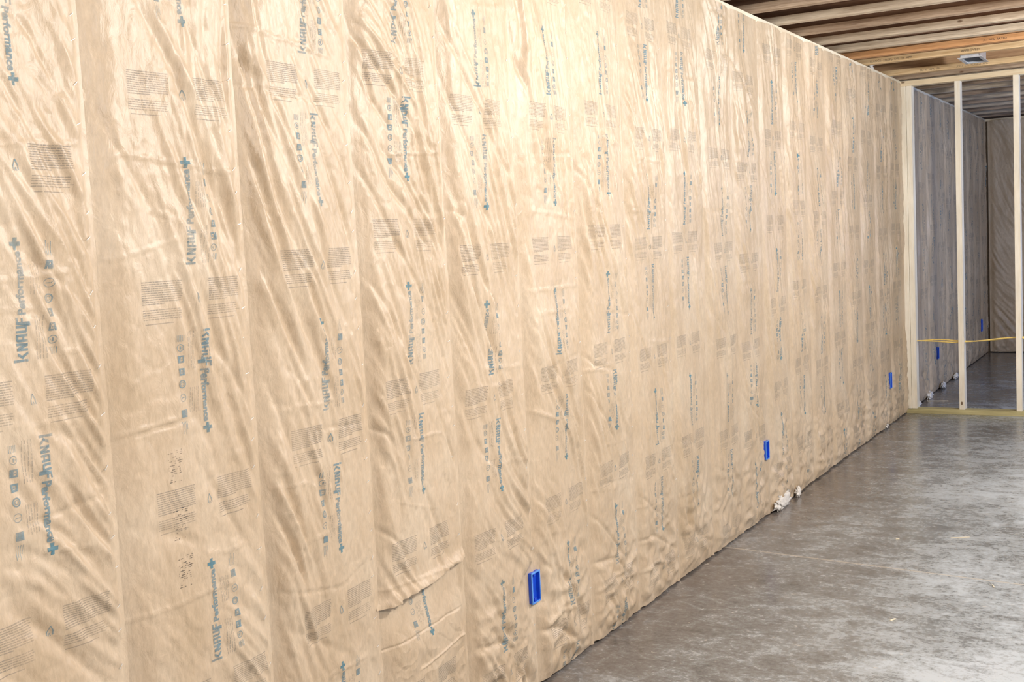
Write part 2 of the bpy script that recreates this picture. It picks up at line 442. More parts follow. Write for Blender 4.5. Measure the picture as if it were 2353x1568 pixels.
# ------------------------------------------------------------------ kraft-faced batts
FOLDS= [(-7, 14, [(1.374, 1.877), (1.411, 1.847), (1.446, 1.782), (1.463, 1.744)]), (-8, 12, [(1.37, 1.755), (1.408, 1.682), (1.441, 1.636), (1.472, 1.566), (1.494, 1.493), (1.511, 1.443)]), (-6, 10, [(1.384, 1.619), (1.442, 1.549), (1.506, 1.456)]), (6, 12, [(1.379, 1.756), (1.422, 1.682), (1.46, 1.637), (1.492, 1.566), (1.51, 1.501)]), (-9, 14, [(1.391, 1.134), (1.436, 1.106), (1.48, 1.039), (1.514, 0.964)]), (-6, 12, [(1.353, 1.128), (1.402, 1.055), (1.451, 0.953), (1.494, 0.875)]), (-10, 16, [(1.281, 0.937), (1.333, 0.917), (1.394, 0.868), (1.455, 0.784), (1.51, 0.693)]), (-9, 14, [(1.271, 0.832), (1.337, 0.771), (1.424, 0.676), (1.47, 0.627)]), (7, 14, [(1.276, 0.889), (1.336, 0.86), (1.415, 0.788), (1.486, 0.68)]), (-6, 10, [(1.33, 0.982), (1.391, 0.943), (1.463, 0.866), (1.508, 0.802)]), (2.5, 2.5, [(1.314, 1.276), (1.405, 1.274), (1.492, 1.267)]), (2.5, 2.5, [(1.302, 1.152), (1.383, 1.145), (1.479, 1.135)]), (3, 3, [(1.333, 0.919), (1.398, 0.911), (1.466, 0.899)]), (-6, 10, [(1.334, 1.472), (1.393, 1.432), (1.463, 1.372), (1.507, 1.311)]), (-9, 14, [(1.664, 1.943), (1.702, 1.88), (1.744, 1.812), (1.781, 1.731), (1.821, 1.634), (1.875, 1.533), (1.912, 1.429), (1.937, 1.341)]), (8, 13, [(1.692, 1.947), (1.728, 1.884), (1.771, 1.814), (1.815, 1.733), (1.857, 1.635), (1.906, 1.533), (1.939, 1.457)]), (-6, 10, [(1.783, 1.935), (1.818, 1.859), (1.86, 1.773), (1.904, 1.693), (1.936, 1.609)]), (-7, 12, [(1.75, 1.781), (1.796, 1.696), (1.829, 1.588), (1.876, 1.477), (1.92, 1.371)]), (-8, 10, [(1.913, 1.981), (1.941, 1.929), (1.967, 1.848), (1.981, 1.783)]), (-5, 12, [(1.549, 1.739), (1.582, 1.659), (1.629, 1.585), (1.666, 1.516)]), (-6, 12, [(1.804, 1.46), (1.859, 1.365), (1.903, 1.267), (1.934, 1.166)]), (2.5, 3, [(1.635, 1.533), (1.684, 1.523), (1.746, 1.497)]), (2.5, 3, [(1.534, 1.43), (1.626, 1.448), (1.744, 1.475)]), (-3.5, 3, [(1.541, 1.083), (1.624, 1.091), (1.701, 1.096), (1.744, 1.1)]), (3, 3, [(1.537, 1.092), (1.625, 1.099), (1.702, 1.105)]), (-7, 10, [(1.808, 1.247), (1.867, 1.175), (1.912, 1.082), (1.947, 1.007)]), (-6, 14, [(1.735, 1.017), (1.79, 0.931), (1.859, 0.819), (1.92, 0.734)]), (-5, 16, [(1.713, 1.158), (1.766, 1.076), (1.807, 0.975), (1.89, 0.861)]), (2.5, 3, [(1.728, 0.814), (1.803, 0.799), (1.884, 0.798)]), (-5, 18, [(1.573, 0.907), (1.66, 0.868), (1.754, 0.826)]), (-10, 13, [(1.943, 1.883), (1.979, 1.83), (2.012, 1.747), (2.055, 1.662), (2.098, 1.573)]), (9, 12, [(1.97, 1.886), (2.013, 1.824), (2.049, 1.749), (2.091, 1.653), (2.164, 1.533), (2.217, 1.418)]), (-10, 13, [(1.999, 1.823), (2.07, 1.741), (2.12, 1.644), (2.15, 1.553), (2.18, 1.45), (2.218, 1.344), (2.284, 1.232)]), (-8, 12, [(2.184, 1.738), (2.231, 1.637), (2.272, 1.544), (2.313, 1.436), (2.339, 1.348)]), (9, 11, [(2.025, 1.513), (2.077, 1.433), (2.146, 1.348), (2.2, 1.239)]), (-8, 12, [(1.949, 1.456), (1.988, 1.357), (2.044, 1.254), (2.081, 1.169)]), (-7, 12, [(2.121, 1.884), (2.176, 1.819), (2.247, 1.722), (2.32, 1.597)]), (-8, 12, [(2.038, 1.194), (2.09, 1.106), (2.145, 1.014), (2.216, 0.894)]), (-7, 10, [(2.25, 1.235), (2.29, 1.122), (2.332, 1.006), (2.349, 0.891)]), (-8, 14, [(1.974, 1.142), (2.008, 1.037), (2.036, 0.94)]), (2.5, 3, [(1.958, 0.903), (2.07, 0.894), (2.107, 0.872)]), (2.5, 3, [(1.995, 0.753), (2.088, 0.757), (2.238, 0.769)]), (-3.5, 3, [(1.935, 0.668), (2.075, 0.631), (2.188, 0.612), (2.297, 0.643)]), (-6, 14, [(1.977, 0.575), (2.064, 0.516), (2.189, 0.441)]), (3, 3, [(2.054, 0.418), (2.186, 0.409), (2.283, 0.409)]), (-10, 10, [(2.337, 2.034), (2.372, 1.954), (2.455, 1.877), (2.542, 1.795), (2.633, 1.697)]), (-6, 4, [(2.464, 1.966), (2.533, 1.907), (2.639, 1.866)]), (8, 9, [(2.428, 1.972), (2.495, 1.903), (2.584, 1.821), (2.676, 1.711)]), (-9, 10, [(2.375, 1.987), (2.395, 1.914), (2.412, 1.818), (2.479, 1.746)]), (-9, 12, [(2.339, 1.791), (2.401, 1.698), (2.465, 1.6), (2.527, 1.544), (2.627, 1.427), (2.681, 1.329)]), (-8, 10, [(2.455, 1.689), (2.56, 1.579), (2.651, 1.462), (2.726, 1.338)]), (-9, 10, [(2.344, 1.663), (2.398, 1.577), (2.471, 1.465), (2.557, 1.347), (2.649, 1.223)]), (-7, 9, [(2.527, 1.647), (2.618, 1.544), (2.712, 1.424)]), (-8, 10, [(2.58, 1.369), (2.641, 1.247), (2.703, 1.108), (2.747, 0.978)]), (-8, 10, [(2.367, 1.357), (2.449, 1.24), (2.516, 1.129), (2.606, 0.999)]), (-8, 9, [(2.314, 0.998), (2.401, 0.949), (2.434, 0.898)]), (-10, 9, [(2.63, 1.032), (2.684, 0.913), (2.74, 0.791), (2.75, 0.713)]), (-8, 10, [(2.324, 0.738), (2.43, 0.654), (2.497, 0.53)]), (-10, 9, [(2.415, 0.606), (2.459, 0.552), (2.505, 0.503)]), (-8, 10, [(2.601, 0.623), (2.651, 0.573), (2.69, 0.513)]), (2, 3, [(2.403, 0.777), (2.479, 0.751), (2.62, 0.707)]), (-9, 12, [(2.545, 0.806), (2.606, 0.671), (2.671, 0.556)]), (-10, 10, [(2.755, 2.084), (2.791, 2.006), (2.871, 1.893), (2.957, 1.8), (3.022, 1.701), (3.093, 1.638)]), (8, 9, [(2.799, 2.079), (2.856, 1.977), (2.951, 1.863), (3.04, 1.754), (3.096, 1.665)]), (-8, 10, [(2.735, 1.987), (2.777, 1.86), (2.834, 1.755), (2.939, 1.622)]), (-9, 9, [(2.756, 1.533), (2.833, 1.508), (2.852, 1.458), (2.911, 1.329), (3.0, 1.219)]), (-8, 9, [(2.866, 1.608), (2.975, 1.481), (3.062, 1.321), (3.118, 1.21)]), (-8, 9, [(2.798, 1.384), (2.879, 1.254), (2.964, 1.117), (3.054, 0.973)]), (2.5, 3, [(2.775, 1.037), (2.904, 1.007), (3.07, 0.998)]), (-6, 12, [(2.798, 0.907), (2.861, 0.819), (2.978, 0.731)]), (3, 3, [(2.755, 0.591), (2.86, 0.558), (3.09, 0.508)]), (-12, 14, [(2.768, 0.245), (2.879, 0.247), (2.977, 0.188), (3.049, 0.093), (3.114, 0.031)]), (-5, 3, [(2.746, 0.265), (2.878, 0.237), (3.086, 0.186)]), (-8, 12, [(2.758, 0.507), (2.867, 0.385), (2.955, 0.236)]), (-10, 9, [(3.154, 2.129), (3.182, 2.001), (3.238, 1.873), (3.325, 1.741)]), (-7, 8, [(3.248, 1.833), (3.32, 1.699), (3.428, 1.575), (3.51, 1.444)]), (-6, 8, [(3.172, 1.206), (3.287, 1.055), (3.424, 0.893), (3.526, 0.773)]), (7, 8, [(3.143, 0.906), (3.254, 0.868), (3.326, 0.842)]), (2.5, 3, [(3.179, 1.274), (3.338, 1.271), (3.526, 1.274)]), (2.5, 3, [(3.188, 0.497), (3.382, 0.465)]), (-9, 10, [(3.116, 0.494), (3.221, 0.382), (3.263, 0.356)]), (-12, 14, [(3.279, 0.366), (3.379, 0.271), (3.45, 0.167), (3.524, 0.066)]), (8, 8, [(3.201, 0.185), (3.295, 0.214), (3.42, 0.199)]), (-10, 12, [(3.157, 0.185), (3.289, 0.157), (3.438, 0.048)]), (-8, 7, [(3.537, 1.722), (3.624, 1.607), (3.75, 1.486), (3.846, 1.343)]), (-8, 8, [(3.537, 1.057), (3.632, 0.986), (3.789, 0.952)]), (-8, 8, [(3.543, 0.952), (3.683, 0.794), (3.815, 0.644)]), (-9, 7, [(3.827, 0.771), (3.889, 0.614), (3.937, 0.505)]), (2.5, 3, [(3.586, 0.701), (3.895, 0.682)]), (2.5, 3, [(3.538, 0.557), (3.803, 0.52)]), (-9, 9, [(3.53, 0.298), (3.741, 0.273), (3.883, 0.152)]), (8, 8, [(3.588, 0.188), (3.735, 0.21), (3.887, 0.201)]), (-8, 8, [(3.564, 0.475), (3.679, 0.385), (3.851, 0.227)]), (-8, 7, [(3.955, 1.692), (4.059, 1.548), (4.168, 1.398), (4.262, 1.258)]), (-8, 7, [(3.983, 1.175), (4.087, 1.0), (4.24, 0.811)]), (9, 8, [(3.963, 0.147), (4.132, 0.152), (4.308, 0.105)]), (-9, 8, [(3.934, 0.272), (4.1, 0.265), (4.336, 0.152)]), (-6, 8, [(3.953, 0.469), (4.11, 0.366), (4.323, 0.264)]), (3, 3, [(3.978, 1.524), (4.331, 1.511)]), (-7, 7, [(4.364, 1.618), (4.533, 1.442), (4.716, 1.272)]), (-7, 7, [(4.354, 0.581), (4.497, 0.574), (4.642, 0.511)]), (3, 3, [(4.356, 0.364), (4.625, 0.344)]), (-8, 8, [(4.372, 0.288), (4.605, 0.14), (4.811, 0.049)]), (-8, 7, [(4.877, 2.392), (5.153, 2.393), (5.029, 2.281)]), (-8, 6, [(4.902, 2.098), (5.053, 1.958), (5.107, 1.806)]), (-7, 6, [(4.779, 1.118), (4.959, 0.987), (5.115, 0.792)]), (-8, 7, [(4.791, 0.406), (4.981, 0.329), (4.943, 0.237)]), (-8, 7, [(5.167, 0.704), (5.404, 0.523), (5.451, 0.322)]), (-8, 6, [(5.142, 2.276), (5.365, 2.101), (5.745, 1.92)]), (-8, 6, [(5.539, 1.909), (5.713, 1.596), (5.983, 1.35)]), (3, 3, [(5.508, 0.206), (5.754, 0.152)]), (8, 9, [(5.514, 0.266), (5.863, 0.107), (6.089, -0.012)]), (-8, 6, [(6.041, 1.142), (6.258, 0.869), (6.4, 0.563)]), (-8, 7, [(7.369, 0.298), (7.645, 0.142), (7.877, -0.013)])]

BOXES = [(3.125, 3.178, 0.283, 0.382), (5.522, 5.575, 0.293, 0.384), (8.36, 8.413, 0.265, 0.376), (10.21, 10.265, 0.265, 0.366), (12.7, 12.755, 0.272, 0.395)]

class Batt:
    """one bay of paper facing: a height field x = h(u, v) over u in [0, w], z between zlo(u) and zhi(u)"""
    def __init__(s, k, y0, w, seed, cell, zlo=0.006, zhi=None, ang=None, amp=1.0, base=0.0, folds=(), smooth_left=0.0, lip=0.0, top_taper=False, lowfold=1.0, room='front'):
        s.k, s.y0, s.w, s.seed, s.room = k, y0, w, seed, room
        nu = max(8, int((w + 0.010) / cell)); nv = int(H / cell * 0.85)
        s.nu, s.nv = nu, nv
        u = np.linspace(0, w + 0.010, nu + 1); v = np.linspace(0, 1, nv + 1)
        rag = noise(u * 25 + seed * 7.7, u * 0 + 3.3, seed) * 0.005 + noise(u * 7, u * 0 + 1.3, seed + 5) * 0.006
        zl = (zlo(u) if callable(zlo) else zlo + np.clip(rag + 0.003, -0.003, 0.03))
        zh = (zhi(u) if callable(zhi) else (zhi or H - 0.017) + 0 * u)
        s.zl, s.zh = zl, zh
        U, V = np.meshgrid(u, v, indexing='ij')
        Z = zl[:, None] + V * (zh - zl)[:, None]
        s.U, s.Z = U, Z
        Y = U + y0
        # pillow between the studs, flat stapled flange at the left seam
        t = np.clip((U - 0.020) / (w - 0.024), 0, 1)
        h = 0.003 + (0.027 if k < 6 else 0.016) * np.power(sstep(-0.006, 0.082, U), 1.0) * (1 - 0.50 * sstep(w * 0.45, w, U)) * (0.85 + 0.4 * noise(Z * 1.3, U * 0 + seed, seed + 40))
        side = sstep(0.015, 0.06, U) * (1 - 0.55 * sstep(w - 0.03, w, U))
        th = (ang(Z) if ang else 0.33 + 0 * Z)
        th = th + 0.25 * noise(Y * 2.2, Z * 1.2, 91)
        # integrate direction: long folds run down and away to the right
        a = Y * np.cos(0.33) + Z * np.sin(0.33) + (th - 0.33) * (Z - 1.25) * 0.9
        b = -Y * np.sin(0.33) + Z * np.cos(0.33)
        warp = 0.020 * noise(a * 4, b * 2.2, seed + 3)
        sharp = noise((a + 1.6 * warp) / 0.043 + 5.5, b / 0.42, 63 + seed)
        r1 = noise((a + warp) / 0.058, b / 0.62, 17 + seed)
        r2 = noise((a + warp) / 0.030, b / 0.34, 31 + seed)
        m = 0.35 + 1.0 * sstep(-0.25, 0.35, noise(a * 3.1, b * 1.6, seed + 11))
        if smooth_left: m = m * (0.18 + 0.82 * sstep(w * (smooth_left - 0.18), w * (smooth_left + 0.15), U + 0.10 * (Z - 1.2)))
        rid1 = (1 - np.abs(r1) * 2.6); rid2 = (1 - np.abs(r2) * 2.4)
        h = h + side * amp * m * (0.0080 * rid1 + 0.0042 * rid2 * (0.5 + m))
        cr = np.exp(-np.abs(sharp) / 0.055)
        h = h + side * amp * m * 0.0038 * cr * sstep(-0.15, 0.3, noise(a * 5, b * 2.6, seed + 15))
        # gathers pulled sideways at the foot of the wall
        low = sstep(0.62, 0.12, Z) * lowfold
        n4 = noise(Y / 0.11 + Z / 0.13, (Z - Y * 0.5) / 0.075, seed + 60)
        h = h + side * low * 0.015 * (0.5 - np.abs(n4) * 1.8)
        # general crumple
        h = h + side * (0.0030 * noise(Y * 14, Z * 10, seed + 70) + 0.0012 * noise(Y * 38, Z * 27, seed + 71))
        c1 = noise(Y * 24 + 9, Z * 15, seed + 72); h = h + side * 0.0016 * np.exp(-np.abs(c1) / 0.06)
        c2 = noise(a * 17 + 3, b * 9, seed + 75); h = h - side * 0.0018 * np.exp(-np.abs(c2) / 0.05)
        # puckers between staples at both seams
        pk = sstep(w - 0.055, w - 0.004, U) + 0.5 * sstep(0.05, 0.01, U)
        h = h + pk * 0.0034 * noise(Z / 0.035 - (U - w) * 6, U * 9, seed + 80)
        # creases pressed lengthways in the flange strip
        h = h + 0.0016 * noise(U / 0.009, Z / 0.55, seed + 90) * sstep(0.07, 0.03, U)
        # packing creases across
        rr = random.Random(seed * 13 + 1)
        for i in range(5):
            zc = rr.uniform(0.1, 2.4); sl = rr.uniform(-0.12, 0.12); u0 = rr.uniform(0, w * .5); L = rr.uniform(.12, .35)
            d = (Z - zc - sl * U + 0.006 * noise(U * 12, U * 0 + i, seed)); mk = sstep(u0 - .03, u0 + .01, U) * sstep(u0 + L + .03, u0 + L, U)
            h = h + rr.choice([-1, 1]) * 0.0027 * np.exp(-(d / 0.0035) ** 2) * mk
        # folds that stand out
        for amp_, sg, pts in folds:
            d2 = np.full(U.shape, 1e9); tt = np.zeros(U.shape); n = len(pts) - 1
            for i in range(n):
                (ya, za), (yb, zb) = pts[i], pts[i + 1]
                dy, dz = yb - ya, zb - za; L2 = dy * dy + dz * dz + 1e-9
                q = np.clip(((Y - ya) * dy + (Z - za) * dz) / L2, 0, 1)
                dd = (Y - ya - q * dy) ** 2 + (Z - za - q * dz) ** 2
                up = dd < d2; d2 = np.where(up, dd, d2); tt = np.where(up, (i + q) / n, tt)
            s_ = sg * 0.001 * 0.50
            h = h + np.clip(side + .3, 0, 1) * amp_ * (0.0013 if sg < 4.5 else 0.00085) * np.exp(-d2 / (2 * s_ * s_)) * (0.35 + 0.65 * np.sin(PI * np.clip(tt, .02, .98)))
        if top_taper: h = h * (0.25 + 0.75 * sstep(0.50, 0.36, Z))
        h = h * (0.35 + 0.65 * sstep(-0.01, 0.07, Z)) + base
        for (ya, yb, za, zb) in BOXES:
            if room == 'end': break
            dx = np.maximum(np.maximum(ya - Y, Y - yb), 0); dz = np.maximum(np.maximum(za - Z, Z - zb), 0)
            q_ = sstep(0.045, 0.006, np.hypot(dx, dz)); h = h * (1 - q_) + 0.010 * q_
        # last centimetre laps over the next bay's flange
        lap = sstep(w - 0.016, w + 0.004, U)
        lift = 0.0125 + 0.0035 * noise(Z * 5, Z * 0 + seed, seed + 99) + 0.0025 * noise(Z * 19, Z * 0 + seed, seed + 98)
        h = h * (1 - lap) + lap * (lift + base)
        h = np.where(U < 0.012, np.minimum(h, 0.0045 + base), h)
        if lip: h = h + lip * sstep(0.035, 0.0, Z - zl[:, None])
        h = np.maximum(h, 0.001 + base)
        s.h = h

    def mesh(s):
        nu, nv = s.nu, s.nv; N = (nu + 1) * (nv + 1)
        co = np.stack([s.h, s.U, s.Z], -1).reshape(N, 3)
        idx = np.arange(N).reshape(nu + 1, nv + 1)
        q = np.stack([idx[:-1, :-1], idx[1:, :-1], idx[1:, 1:], idx[:-1, 1:]], -1).reshape(-1, 4)
        me = bpy.data.meshes.new('paper_facing')
        me.vertices.add(N); me.vertices.foreach_set('co', co.astype(np.float32).ravel())
        if s.room != 'end':
            cu = (s.U[:-1, :-1] + s.U[1:, 1:]).ravel() / 2 + s.y0; cz = (s.Z[:-1, :-1] + s.Z[1:, 1:]).ravel() / 2
            keep = np.ones(len(q), bool)
            for (ya, yb, za, zb) in BOXES: keep &= ~((cu > ya) & (cu < yb) & (cz > za) & (cz < zb))
            q = q[keep]
        F = len(q); me.loops.add(F * 4); me.loops.foreach_set('vertex_index', q.astype(np.int32).ravel())
        me.polygons.add(F); me.polygons.foreach_set('loop_start', np.arange(0, F * 4, 4, dtype=np.int32))
        me.update(calc_edges=True); me.shade_smooth()
        return me

    def at(s, u, z):
        du = (s.w + 0.010) / s.nu
        fu = np.clip(u / du, 0, s.nu - 1e-6); iu = fu.astype(int); a = fu - iu
        zl = s.zl[iu] * (1 - a) + s.zl[iu + 1] * a; zh = s.zh[iu] * (1 - a) + s.zh[iu + 1] * a
        v = (z - zl) / (zh - zl); fv = np.clip(v * s.nv, 0, s.nv - 1e-6); iv = fv.astype(int); b = fv - iv
        hh = (s.h[iu, iv] * (1 - a) * (1 - b) + s.h[iu + 1, iv] * a * (1 - b) + s.h[iu, iv + 1] * (1 - a) * b + s.h[iu + 1, iv + 1] * a * b)
        ok = (v > 0.001) & (v < 0.999) & (u > 0.004) & (u < s.w - 0.002)
        return hh, ok

def stamp(batt, items, name, mat, parent, lift=0.0010):
    """items: (verts2d, faces, cu, cz, direction) laid on the paper"""
    V = []; Fc = []; n = 0
    for (v2, f, cu, cz, mode) in items:
        if mode == 'up': u = cu - v2[:, 1]; z = cz + v2[:, 0]
        elif mode == 'down': u = cu + v2[:, 1]; z = cz - v2[:, 0]
        else: u = cu + v2[:, 0] + 0 * v2[:, 1]; z = cz + v2[:, 1] + mode * v2[:, 0]
        hh, ok = batt.at(u, z)
        V.append(np.stack([hh + lift, u, z], -1))
        Fc += [tuple(i + n for i in t) for t in f if all(ok[i] for i in t)]
        n += len(v2)
    if not Fc: return None
    V = np.concatenate(V)
    me = bpy.data.meshes.new(name)
    used = sorted({i for t in Fc for i in t}); mp = {j: i for i, j in enumerate(used)}
    me.from_pydata([tuple(V[j]) for j in used], [], [tuple(mp[i] for i in t) for t in Fc])
    me.update()
    return link(name, me, mat, parent)

def print_on(batt, root, zup, e, tilt=0.0, codes=False):
    word, plus, icons, fine, blocks = [], [], [], [], []
    c = batt.w / 2 + 0.004 + e
    z = zup + 0.84 * 3
    while z > -0.5:
        a, b_ = z - 0.110, z - 0.355 + 0.110
        for L, G in ((word, WORD), (plus, PLUS), (icons, ICONS), (fine, FINE[0]), (fine, FINE[1])):
            L.append((*G, c + .008, a, 'up')); L.append((*G, c + .014, b_, 'down'))
        for zz in (z - 0.180, z - 0.605):
            blocks += [(*BLOCKS[0], c + .004, zz, tilt), (*BLOCKS[1], c + .004, zz, tilt)]; icons.append((*FLAME, c + .010, zz + .002, 0.0))
        z -= 0.84
    for L, nm, mt_ in ((word, 'printed_lettering', INK), (plus, 'printed_plus_sign', INKP), (icons, 'printed_symbols', INK), (fine + blocks, 'printed_fine_text', INKF)):
        for it in L: stamp(batt, [it], nm, mt_, root)
    if codes:
        for q in ((*CODES, c - .075, 0.90, 0.0), (*CODES, c - .078, 1.02, 0.0), (*CODES, c - .072, .80, 0.0)): stamp(batt, [q], 'printed_date_code', INKB, root, 0.0014)

PH = {-1: (1.372, .022), 0: (1.527, .030), 1: (1.162, .030), 2: (1.229, -.012), 3: (1.152, -.020), 4: (1.165, .010), 5: (1.199, .002), 6: (1.562, .008), 7: (1.576, -.018)}
NAMES = {
 -3: 'kraft paper strip outside the photo, second beyond its left edge',
 -2: 'kraft paper strip just outside the left edge of the photo',
 -1: 'leftmost kraft paper strip in view, shallow slanting wrinkles at its foot',
 0: 'second kraft paper strip from the left, with speckled black date codes',
 1: 'third kraft paper strip from the left, right of the black date codes',
 2: 'fourth kraft paper strip from the left, ending in a slanted lapped edge',
 3: 'fifth kraft paper strip from the left, left of the nearest blue box',
 4: 'kraft paper strip that holds the nearest and largest blue outlet box',
 5: 'kraft paper strip directly right of the one with the nearest blue outlet box',
 6: 'kraft paper strip second to the right of the nearest blue outlet box',
 7: 'kraft paper strip third to the right of the nearest blue outlet box',
 8: 'kraft paper strip meeting the ceiling where the joists first come into view',
 9: 'kraft paper strip just left of the one around the middle blue box',
 10: 'kraft paper strip around the middle blue outlet box with white wool showing at its foot',
 11: 'kraft paper strip directly right of the one around the middle blue outlet box',
 12: 'kraft paper strip second right of the middle blue outlet box',
 13: 'kraft paper strip third right of the middle blue outlet box',
 14: 'kraft paper strip fourth right of the middle blue outlet box',
 15: 'kraft paper strip second left of the small box by the partition',
 16: 'kraft paper strip directly left of the small box by the partition',
 17: 'kraft paper strip with the small blue outlet box close to the stud partition',
 18: 'narrow kraft paper sliver squeezed against the corner stud of the partition',
}
GRP = 'kraft faced insulation strips along the left wall'
def angf(top, mid, bot):
    return lambda Z: mid + (top - mid) * sstep(1.3, 2.3, Z) + (bot - mid) * sstep(1.1, 0.2, Z)
ANG = {-1: angf(.48, .55, .85), 0: angf(.30, .32, .60), 1: angf(.36, .34, .40), 2: angf(.42, .36, .40), 3: angf(.36, .34, .5), 4: angf(.22, .30, .5), 5: angf(.2, .35, .5)}

def folds_for(y0, w):
    out = []
    for f in FOLDS:
        cy = sum(p[0] for p in f[2]) / len(f[2])
        if y0 - 0.01 < cy < y0 + w + 0.01: out.append(f)
    return out

batts = {}
def add_batt(name, k, y0, w, label, group, cell, seed, ph=None, staples=0, **kw):
    b = Batt(k, y0, w, seed, cell, folds=folds_for(y0, w), **kw)
    root = empty(name, (0, y0, 0), label, 'insulation', group)
    link('paper_facing', b.mesh(), KRAFT, root)
    if ph: print_on(b, root, ph[0], ph[1], tilt=kw.get('tl', 0.0), codes=(k == 0))
    return b, root

staple_me = None
def staple_mesh():
    bm = bmesh.new()
    box(bm, 0.0, 0.0012, -0.0055, 0.0055, -0.0006, 0.0006, 0.0003)
    box(bm, -0.003, 0.0010, -0.0055, -0.0045, -0.0006, 0.0006); box(bm, -0.003, 0.0010, 0.0045, 0.0055, -0.0006, 0.0006)
    me = bpy.data.meshes.new('staple'); bm.to_mesh(me); bm.free(); me.materials.append(STEEL); return me
staple_me = staple_mesh()
def add_staples(b, root, seed, step):
    r = random.Random(seed); z = 0.12
    while z < H - 0.05:
        u = b.w - 0.007 - r.uniform(0, .012)
        hh, ok = b.at(np.array([u]), np.array([z]))
        if ok[0]:
            o = bpy.data.objects.new('staple', staple_me); C.objects.link(o); o.parent = root
            o.location = (float(hh[0]) + 0.0012, u, z); o.rotation_euler = (r.uniform(0.2, 0.9), 0, 0)
        z += r.uniform(step * .6, step * 1.5)

for k in range(-3, 19):
    y0 = Y0 + (k) * S
    wd = S if k < 18 else YP - y0 - 0.003
    cell = 0.0045 if k <= 2 else (0.0055 if k <= 6 else 0.008)
    if k < -1: cell = 0.008
    kw = dict(ang=ANG.get(k, angf(.16 + .1 * rnd.random(), .2 + .12 * rnd.random(), .25)), amp=1.0 if k < 4 else 0.95, lowfold=(0.25 if k < 2 else 1.0))
    if k == 0: kw['smooth_left'] = 0.55
    ph = PH.get(k, (1.1 + rnd.random() * 0.8, rnd.uniform(-.03, .03)))
    if k == 18: ph = None
    if k == 2:
        zl = lambda u: 0.503 + 0.035 * (u / S) + noise(u * 14, u * 0 + 2.2, 5) * 0.006
        b, root = add_batt('insulation_batt', k, y0, wd, NAMES[k], GRP, cell, 40 + k, ph, zlo=zl, lip=0.010, **kw)
        add_staples(b, root, k, 0.09)
        kw['lowfold'] = 0.5
        b2, root2 = add_batt('insulation_batt', k, y0, wd, 'short kraft paper piece tucked under the slanted edge of the fourth strip', GRP, cell, 77, (0.482 + .355, -.012), zhi=lambda u: 0.52 + 0.035 * (u / S), amp=0.35, top_taper=True, **{q: v for q, v in kw.items() if q != 'amp'})
        batts[k] = b
        continue
    b, root = add_batt('insulation_batt', k, y0, wd, NAMES[k], GRP, cell, 40 + k, ph, **kw)
    batts[k] = b
    if -1 <= k <= 6: add_staples(b, root, k, 0.075 if k < 2 else 0.10)

# far room, same wall
GRP2 = 'kraft faced insulation strips in the far room'
YB = YP + 0.092
FARN = ['first', 'second', 'third', 'fourth', 'fifth', 'sixth', 'seventh', 'eighth', 'ninth', 'tenth', 'eleventh']
n = int(math.ceil((YE - YB) / S))
for i in range(n):
    y0 = YB + i * S; wd = min(S, YE - y0 - 0.03)
    if wd < 0.05: break
    add_batt('insulation_batt', 30 + i, y0, wd, FARN[i] + ' shaded kraft paper strip behind the stud partition, counted from it', GRP2, 0.011, 120 + i, (1.1 + rnd.random() * .8, 0.0), ang=angf(.08, .08, .2), amp=0.9)
# end wall: the same facings turned to face the viewer
for i in range(6):
    x0 = 0.03 + i * S
    b = Batt(50 + i, 0.0, S, 150 + i, 0.010, ang=angf(.5, .5, .8), amp=1.1, room='end')
    root = empty('insulation_batt', (x0, YE, 0), ['leftmost', 'second from left', 'third from left', 'fourth from left', 'fifth from left', 'sixth from left'][i] + ' dark kraft paper strip on the far end wall', 'insulation', 'kraft faced insulation strips on the end wall')
    root.rotation_euler = (0, 0, -PI / 2)
    # local +x -> world -y ; local +y -> world +x
    link('paper_facing', b.mesh(), KRAFT, root)

# white wool tufts poking out at the foot and over the wall plate
def tuft(loc, sx, sy, sz, seed, label, grp=None):
    bm = bmesh.new(); bmesh.ops.create_icosphere(bm, subdivisions=4, radius=1.0)
    for v in bm.verts:
        p = v.co.copy(); n_ = 0.85 + 0.8 * float(noise(np.array([p.x * 2.3 + seed]), np.array([p.y * 2.3 + p.z * 3.1]), seed)[0]) + 0.4 * float(noise(np.array([p.x * 7]), np.array([p.y * 7 + p.z * 6]), seed + 1)[0])
        v.co = Vector((p.x * sx * n_, p.y * sy * n_, p.z * sz * n_))
        if v.co.z + loc[2] < 0.001 and loc[2] < 1: v.co.z = 0.001 - loc[2]
    o = from_bm('wool_tuft', bm, WOOL, None, loc, True); setp(o, label, 'insulation wool', grp); return o
tuft((0.030, 5.75, 0.030), 0.010, 0.13, 0.050, 3, 'white insulation wool showing through torn paper below the middle outlet box')
tuft((0.028, 6.03, 0.022), 0.012, 0.040, 0.035, 5, 'small white scrap of wool at the floor right of the middle outlet box')
tuft((-0.045, 8.13, H + 0.05), 0.05, 0.10, 0.045, 8, 'white wool tuft on the wall plate between the joists near the duct boot')
tuft((-0.045, 8.76, H + 0.05), 0.05, 0.08, 0.045, 9, 'white wool tuft on the wall plate right beside the partition corner')
tuft((0.012, 8.25, 0.022), 0.014, 0.06, 0.026, 12, 'ragged pale wool at the floor just before the partition corner')
for i, yy in enumerate((9.25, 9.75, 10.35, 11.0)):
    tuft((0.035, yy, 0.022), 0.018, 0.09, 0.034, 20 + i, ['pale wool scraps at the wall foot just behind the partition', 'pale wool scraps at the wall foot left of the first full stud', 'pale wool scraps at the wall foot hidden behind the first full stud', 'pale wool scraps at the wall foot right of the first full stud'][i], 'wool scraps on the far room floor')

